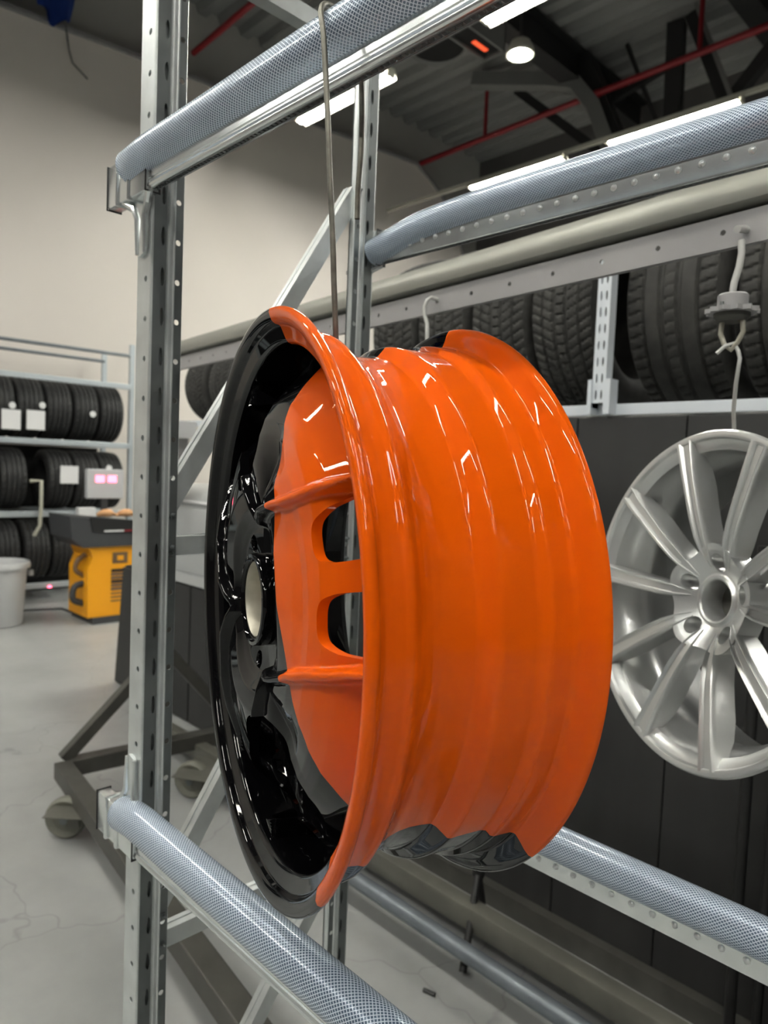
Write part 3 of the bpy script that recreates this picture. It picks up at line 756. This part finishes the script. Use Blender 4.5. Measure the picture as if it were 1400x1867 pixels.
m = MB(); m.tube([(-.022,-.02,-.181),(-.010,-.018,-.170),(.000,-.012,-.166),(.006,-.010,-.178),(.010,-.012,-.190),(.006,-.010,-.23),(.004,-.006,-.27),(.005,.000,-.302)], .0030, 10)
tag(part('suspension_wire', m, 'grey_wire', None, 60, (-.4235,1.160,1.88)), 'pale grey wire from the swivel hook down to the silver wheel', 'wire')
t = thing('rail_hook', 'plain grey S-shaped hook on the punched rail just above the orange wheel', 'hook', (-1.135,1.236,1.892))
m = MB(); m.tube([(.008,.012,.004),(.004,-.006,.006),(-.002,-.012,.0),(-.008,-.014,-.015),(-.006,-.014,-.035),(.002,-.014,-.055),(.004,-.014,-.08),(.004,-.012,-.11)], .0045, 10); part('hook_wire', m, 'grey_wire', t, 60)

# ================================================================== TYRES
def tyre_mesh(name, R, Wd, mt, kind=0, npitch=60, sub=6):
    hw = Wd/2; NA = npitch*sub
    xs = []
    prof = [(.62*R,-hw*.80),(.66*R,-hw*.90),(.74*R,-hw*1.0),(.84*R,-hw*1.0),(.92*R,-hw*.95),(.965*R,-hw*.88)]
    nb = 34; g = [.18,.40,.60,.82]
    crown = []
    for i in range(nb+1):
        a = i/nb; x = -hw*.84+2*hw*.84*a; rr = R*(1-.022*abs(2*a-1)**2.5)
        gr = min(abs(a-q) for q in g) < .018
        crown.append((rr-(.009 if gr else 0), x, a, gr))
    P = [(r_,x,-1,True) for r_,x in prof]+crown+[(r_,-x,-1,True) for r_,x in reversed(prof)]
    k = len(P); V = np.zeros((NA,k,3)); 
    for j in range(NA):
        th = 2*PI*j/NA
        for i,(r_,x,a,gr) in enumerate(P):
            rr = r_
            if a >= 0 and not gr:
                f = (j/sub + (2.2*a if kind == 0 else 1.6*abs(a-.5)*2)) % 1.0
                edge = a < .17 or a > .83
                if f < .24 and (edge or kind == 1 or int(a*5) % 2 == 0): rr -= .006 if edge or kind==1 else .003
            V[j,i] = (x, rr*math.cos(th), rr*math.sin(th))
    Fc = []
    for j in range(NA):
        j2 = (j+1)%NA
        for i in range(k-1): Fc.append((j*k+i,j*k+i+1,j2*k+i+1,j2*k+i))
    # inner wall closing bead to bead
    for j in range(NA):
        j2 = (j+1)%NA; Fc.append((j*k+k-1,j*k,j2*k,j2*k+k-1))
    me = bpy.data.meshes.new(name); me.from_pydata(V.reshape(-1,3).tolist(), [], Fc); me.materials.append(MATS[mt])
    me.shade_smooth(); me.set_sharp_from_angle(angle=math.radians(35)); me.update(); return me
T_big = tyre_mesh('tyre', .345, .300, 'rubber_dusty', 0)
T_mid = tyre_mesh('tyre', .345, .250, 'rubber_dusty', 1, 66, 5)
T_small = tyre_mesh('tyre', .215, .215, 'rubber_dusty', 1, 50, 5)
T_far = tyre_mesh('tyre', .310, .255, 'rubber', 0, 30, 4)
def tyre(me, loc, label, rz=0, rx=0, group=None):
    o = ob('tyre', me, None, loc); o.rotation_euler = (rx,0,rz); return tag(o, label, 'tyre', group)
YB = 2.062+.345; ZB = 1.722+.346
tyre(T_big, (-.955,YB,ZB), 'large black tyre with slanted grooves right of the white slotted upright', 0, .3)
tyre(T_big, (-.625,YB,ZB), 'large black tyre behind the swivel hook at the right edge of the shelf', 0, 1.1)
tyre(T_big, (-.30,YB,ZB), 'black tyre past the right edge of the view on the near shelf', 0, 1.9)
tyre(T_mid, (-1.325,YB,ZB), 'black tyre with block tread just left of the white slotted upright', 0, .2)
tyre(T_mid, (-1.585,YB,ZB), 'second black tyre left of the white slotted upright, above the orange wheel', 0, .9)
names = ['third','fourth','fifth','sixth','seventh','eighth']
for k,nm in enumerate(names[:2]): tyre(T_mid, (-1.855-.262*k,YB,ZB), nm+' black tyre left of the white slotted upright, above the orange wheel', 0, k*1.7)
tyre(T_small, (-3.45,2.28,1.722+.216), 'small dusty tyre under the punched rail between front post and orange wheel', 0, .5)
tyre(T_small, (-3.72,2.28,1.722+.216), 'last small tyre of the near shelf, half hidden by the front post', 0, 1.5)

# ---- near tyre shelf
t = thing('tyre_shelf', 'near tyre shelf with pale front beam and slotted white uprights above dark panels', 'shelf', (0,0,0))
m = MB(); m.box((-3.95,2.040,1.694),(1.4,2.062,1.728),0,.002); part('shelf_beam', m, 'shelf_white', t)
m = MB(); m.box((-3.95,2.72,1.694),(1.4,2.742,1.728)); part('shelf_beam', m, 'shelf_white', t)
for xu in (-1.128,-3.93,1.3):
    for yu, yo in ((2.002,2.040),(2.742,2.780)):
        m = MB(); hx = .020
        zb0 = 1.729 if yu < 2.5 else .02
        plate(m, lambda u,v,tt: (xu+u,yu+tt,v), -hx, 0.0, zb0, 2.23, .05, -hx*.45, .0030, hsx=1.0, hsy=5.0, th=.002)
        plate(m, lambda u,v,tt: (xu+u,yu+tt,v), 0.0, hx, zb0, 2.23, .05, hx*.45, .0030, hsx=1.0, hsy=5.0, th=.002)
        m.box((xu-hx-.002,yu,zb0-.015),(xu-hx,yo,2.23)); m.box((xu+hx,yu,zb0-.015),(xu+hx+.002,yo,2.23))
        part('upright', m, 'shelf_white', t)
m = MB(); m.box((-1.160,1.992,1.694),(-1.148,2.040,1.80)); m.box((-1.106,1.992,1.694),(-1.085,2.040,1.80)); part('bracket', m, 'shelf_white', t)

# ---- dark panels under the shelf
t = thing('dark_partition', 'dark grey panel partition under the near tyre shelf, behind the silver wheel', 'partition', (0,0,0))
m = MB(); m.box((-3.3,2.030,0),(1.4,2.038,1.688)); part('backing', m, 'panel_joint', t)
x = -3.3
while x < 1.3:
    wdt = .30 if x < -1.4 else .345
    m = MB(); m.box((x+.002,2.014,.002),(min(x+wdt,1.4)-.002,2.0295,1.686),0,.002); part('panel', m, 'panel_dark', t); x += wdt
m = MB(); m.box((-3.3,1.975,0),(1.4,2.012,.07)); part('kick_rail', m, 'stand_steel', t)
t = thing('dark_cabinet', 'low dark grey cabinet behind the front post, left of the orange wheel', 'cabinet', (0,0,0))
m = MB(); m.extr([(-4.60,.0),(-3.302,.0),(-3.302,.80),(-4.50,.80)], 'y', 2.05, 2.7); part('body', m, 'panel_joint', t)
for a,b in ((-4.59,-3.92),(-3.905,-3.62),(-3.605,-3.31)):
    m = MB(); sl = .10 if a < -4.5 else 0
    m.extr([(a,.01),(b,.01),(b,.79),(a+sl,.79)], 'y', 2.030, 2.0495); part('door', m, 'panel_dark', t)
t = thing('machine_hood', 'light grey curved machine hood standing on the low dark cabinet', 'hood', (0,0,0))
m = MB(); P = [(2.06,.801),(2.045,.84),(2.04,1.20),(2.06,1.28),(2.12,1.335),(2.25,1.36),(2.6,1.36),(2.6,.801)]
m.extr(P, 'x', -4.1, -3.32); part('shell', m, 'hood_silver', t, 40)
m = MB(); m.box((-4.0,2.033,1.262),(-3.33,2.05,1.277)); part('glare_strip', m, 'white_paper', t)  # white strip paints the line of glare on the hood
m = MB(); m.extr([(2.025,.801),(2.03,.86),(2.039,.86),(2.039,.801)], 'x', -4.08, -3.33); part('lower_lip', m, 'hood_silver', t)
m = MB(); m.box((-.10,-.06,0),(.10,.06,.095),0,.004)
tag(part('white_box', m, 'white_paper', None, None, (-3.70,1.975,1.625)), 'small white box beside the front post under the near tyres', 'box')
m = MB(); m.box((-.04,-.10,0),(.04,.10,.26)); m.box((-.10,-.12,-.006),(.10,.12,0))
t = thing('parts_tray', 'small grey tray with white film rolls, just below the white box', 'tray', (-3.74,1.90,1.385))
m = MB(); m.box((-.12,-.06,.0),(.12,.10,.008)); m.box((-.12,.094,.0),(.12,.10,.24)); part('tray', m, 'rail_grey', t)
for k,(dx,a) in enumerate(((-.05,.25),(.02,-.2))):
    m = MB(); m.tube([(dx,0,.01),(dx+a*.3,.02,.2)], .022, 12); part('film_roll', m, 'white_paper', t, 50)

# ---- floor beams behind the rack
m = MB(); m.box((-3.4,1.70,.09),(1.5,1.76,.165),0,.008); m.box((-3.4,1.715,0),(-3.34,1.745,.09)); m.box((1.1,1.715,0),(1.16,1.745,.09)); m.box((-.2,1.715,0),(-.14,1.745,.09))
tag(part('floor_rail', m, 'olive_beam', None, 30), 'thick olive grey steel rail low above the floor in front of the dark panels', 'rail')
m = MB(); m.tube([(-2.3,1.60,.115),(1.5,1.575,.115)], .026, 14); m.box((-2.28,1.59,0),(-2.24,1.61,.1)); m.box((.5,1.57,0),(.54,1.59,.1))
tag(part('floor_rail', m, 'blue_beam', None, 60), 'round blue-grey steel tube low above the floor, nearest the bottom edge', 'rail')
m = MB(); m.box((-3.4,1.86,.0),(1.5,1.90,.035),0,.004)
tag(part('floor_rail', m, 'rail_grey', None, 30), 'thin flat pale rail on the floor between thick olive rail and panels', 'rail')
t = thing('black_prop', 'black folding prop with splayed foot standing across the olive floor rail', 'prop', (-1.30,1.80,0))
m = MB(); m.tube([(-.03,-.012,.22),(.02,.0,.60)], .020, 8); part('upper_tube', m, 'black_edge', t, 50)
m = MB(); m.tube([(-.03,-.01,.24),(.045,-.165,.012)], .012, 8); part('leg', m, 'black_edge', t, 50)
m = MB(); m.tube([(-.035,-.01,.24),(-.03,.045,.008)], .012, 8); part('leg', m, 'black_edge', t, 50)
t = thing('black_trolley', 'tall narrow black tube frame at the right edge beneath the silver wheel', 'frame', (-.56,1.88,0))
for dx in (-.03,.035):
    m = MB(); m.tube([(dx,0,.06),(dx,0,1.35)], .014, 10); part('tube', m, 'black_edge', t, 50)
m = MB(); m.box((.05,-.02,.08),(.50,.03,1.35)); part('plate', m, 'black_hole', t)
for dx in (-.04,.05):
    m = MB(); m.lathe([(0,-.015),(.03,-.015),(.034,0),(.03,.015),(0,.015)], 18, 'y'); part('wheel', m, 'black_edge', t, 40, (dx,0,.034))
m = MB(); m.box((-.06,-.018,.055),(.08,.018,.075)); part('foot_plate', m, 'black_edge', t)
t = MB(); t.tube([(0,0,.004),(.035,.01,.004)], .006, 6); tag(part('bolt_on_floor', t, 'black_edge', None, None, (-1.29,1.50,.002)), 'tiny dark bolt lying on the concrete left of the black prop', 'bolt')

# ================================================================== FAR LEFT: tyre rack, machine, bin
t = thing('tyre_rack', 'far galvanised tyre rack with three stocked shelves against the cream wall', 'rack', (0,0,0))
for yu in (3.42,-.4):
    for xu in (-7.50,-8.22):
        m = MB(); m.box((xu-.02,yu,0),(xu+.02,yu+.05,2.72)); part('post', m, 'shelf_zinc', t)
for z in (2.235,1.605,.885,.165):
    y1 = 3.42
    for xu in (-7.46,-8.20):
        m = MB(); m.box((xu-.02,-.4,z),(xu+.02,y1,z+.055),0,.004); part('beam', m, 'shelf_zinc', t)
m = MB(); m.tube([(-7.5,-.4,2.585),(-7.5,3.44,2.60)], .018, 10); part('top_tube', m, 'blue_beam', t, 60)
m = MB(); m.tube([(-8.2,-.4,2.585),(-8.2,3.44,2.60)], .018, 10); part('top_tube', m, 'blue_beam', t, 60)
m = MB(); m.box((-8.30,-.4,.0),(-8.26,3.4,1.6)); part('back_sheet', m, 'panel_joint', t)
ordn = ['first','second','third','fourth','fifth','sixth','seventh','eighth','ninth']
row1 = [3.245-.272*k for k in range(7)]
for k,yy in enumerate(row1):
    tyre(T_far, (-7.79,yy,1.661+.310), ordn[k]+' tyre from the right end on the top shelf of the far rack', PI/2, k*.7)
row2 = [3.26,3.0,2.73,2.28,2.02,1.75]
for k,yy in enumerate(row2):
    tyre(T_far, (-7.79,yy,.941+.310), ordn[k]+' tyre from the right end on the middle shelf of the far rack', PI/2, k*.9)
row3 = [2.78,2.51,2.22,1.94]
for k,yy in enumerate(row3):
    tyre(T_far, (-7.79,yy,.221+.310), ordn[k]+' tyre from the right end on the bottom shelf of the far rack', PI/2, k*.5)
def tagpaper(y, z, w_, h_, label, x=-7.468):
    m = MB(); m.box((x,y-w_/2,z-h_/2),(x+.006,y+w_/2,z+h_/2)); tag(part('paper_label', m, 'white_paper', None), label, 'label')
tagpaper(2.235,1.83,.17,.19,'white paper label hanging on the left tyre of the top far shelf')
tagpaper(2.46,1.84,.17,.19,'white paper label on the top far shelf tyre just right of the leftmost label')
tagpaper(2.79,1.31,.18,.18,'white paper label on a middle shelf tyre left of the red display')
tagpaper(2.99,.60,.12,.12,'small white tag on the bottom shelf tyre beside the yellow machine')
for (y,z,lab) in ((2.245,1.965,'round pale sticker above the leftmost paper label'),(2.52,1.99,'round pale sticker above the second paper label'),(3.02,1.945,'round pale sticker alone on the fourth tyre of the top far shelf'),(3.20,1.39,'small round pale sticker above the red display'),(2.70,.69,'small round pale sticker on a tyre of the bottom far shelf')):
    m = MB(); m.lathe([(0,.004),(.032,.004),(.032,0),(0,0)], 16, 'x'); tag(part('round_sticker', m, 'white_paper', None, None, (-7.468,y,z)), lab, 'sticker')
m = MB(); m.tube([(-7.43,2.40,1.24),(-7.41,2.50,1.245),(-7.41,2.50,1.0),(-7.41,2.49,.80),(-7.42,2.44,.70)], .018, 8)
tag(part('hanging_strap', m, 'film', None, 60), 'pale strap hanging from a middle shelf tyre of the far rack', 'strap')
m = MB(); m.box((-.04,-.09,0),(.04,.09,.12),0,.006); tag(part('white_box', m, 'white_paper', None, None, (-7.38,2.93,.86)), 'white box end on the far shelf just above the yellow machine', 'box')
# red display
t = thing('digital_display', 'light grey display panel with two glowing red digit windows above the yellow machine', 'display', (-6.6,2.80,1.115))
m = MB(); m.box((-.05,-.175,0),(.0,.175,.275),0,.008); part('case', m, 'display_body', t)
for y in (-.055,.060):
    m = MB(); m.box((.0,y-.040,.155),(.006,y+.040,.215),0,.004); part('digit_window', m, 'display_red', t)
m = MB(); m.box((-.04,-.03,-.16),(-.015,.03,0)); part('support', m, 'dark_plastic', t)
# yellow machine
t = thing('service_machine', 'yellow and black service machine on the concrete near the far tyre rack', 'machine', (-6.55,2.78,0))
m = MB(); m.extr([(-.24,.06),(.20,.06),(.21,.55),(.24,.58),(.24,.70),(-.24,.70),(-.20,.60),(-.24,.5)], 'x', -.22, .22); part('body', m, 'yellow', t)
m = MB(); m.box((-.25,-.20,.0),(.25,.22,.06)); part('base', m, 'dark_plastic', t)
m = MB(); m.extr([(-.30,.70),(.30,.70),(.32,.90),(-.42,.98),(-.40,.78)], 'x', -.25, .26); part('console', m, 'dark_plastic', t, label='black sloping console')
m = MB(); m.extr([(-.22,.84),(.26,.81),(.24,.93),(-.25,.97)], 'x', .2605, .268); part('screen', m, 'panel_joint', t)
m = MB(); m.box((.268,-.12,.835),(.272,.06,.85)); part('name_strip', m, 'white_paper', t)
m = MB(); m.box((.268,.06,.835),(.2725,.15,.85)); part('name_strip', m, 'red_pipe', t)
m = MB(); m.box((.2205,-.02,.54),(.226,.12,.64),0,.004); m.box((.226,.0,.555),(.229,.10,.625),0,.002); part('badge', m, 'brown_grey', t)
m = MB(); m.box((.2292,.02,.567),(.2312,.08,.612)); part('badge_symbol', m, 'yellow', t)
for k in range(9):
    m = MB(); z = .19+.034*k; m.box((.2205,-.03,z),(.225,.105,z+(.026 if k>2 else .012))); part('vent_slot', m, 'panel_joint' if k in (5,8) else 'brown_grey', t)
m = MB(); m.tube(spline([(.1,-.22,.62),(.1,-.29,.56),(.1,-.30,.48),(.1,-.22,.42)],5), .022, 8); part('side_hose', m, 'brown_grey', t, 60)
m = MB(); m.tube(spline([(.1,-.22,.36),(.1,-.31,.33),(.1,-.32,.22),(.1,-.22,.17)],5), .030, 8); part('side_hose', m, 'dark_plastic', t, 60)
for k,dy in enumerate((.0,.19)):
    m = MB(); m.tube(spline([(.04,dy-.075,.968),(.06,dy-.04,.985),(.07,dy,.99),(.06,dy+.04,.985),(.05,dy+.065,.972)],5), [.012+.026*math.sin(PI*(q+1)/23) for q in range(21)], 10)
    for fq in range(3): m.tube(spline([(.06+.02*fq-.02,dy+.03,.99),(.065+.025*fq-.02,dy+.065,.985),(.07+.03*fq-.02,dy+.09,.965)],4), .011, 8)
    tag(part('work_glove', m, 'tan', None, 60, (-6.55,2.76,.0)), ('left' if k==0 else 'right')+' one of two tan work gloves on top of the service machine', 'glove')
# bin
t = thing('waste_bin', 'round light grey plastic bin at the left edge on the concrete', 'bin', (-6.75,1.93,0))
m = MB(); m.lathe([(0,.004),(.185,.004),(.19,.01),(.225,.50),(.25,.505),(.255,.53),(.245,.56),(.225,.56),(.205,.50),(.175,.02),(0,.02)], 40, 'z'); part('bucket', m, 'bin_grey', t, 40)
m = MB(); m.box((.0,.235,.42),(.05,.275,.47),0,.006); part('handle', m, 'bin_grey', t)
m = MB(); m.tube([(-6.80,1.86,.40),(-6.80,1.83,.55),(-6.79,1.84,.66)], [.07,.06,.045], 10)
tag(part('white_bag', m, 'white_paper', None, 60), 'white plastic bag poking out of the grey bin at the left edge', 'bag')
t = MB(); t.lathe([(0,.02),(.015,.012),(.02,0)], 12, 'z'); tag(part('red_indicator', t, 'display_red', None, 50, (-7.438,2.60,.17)), 'tiny red indicator light under the bottom far shelf', 'light')
m = MB(); m.tube([(-7.05,1.95,.008),(-7.2,2.3,.008),(-7.1,2.6,.008),(-6.9,2.62,.008)], .012, 6)
tag(part('floor_cable', m, 'dark_plastic', None, 60), 'dark cable lying on the floor between bin and yellow machine', 'cable')
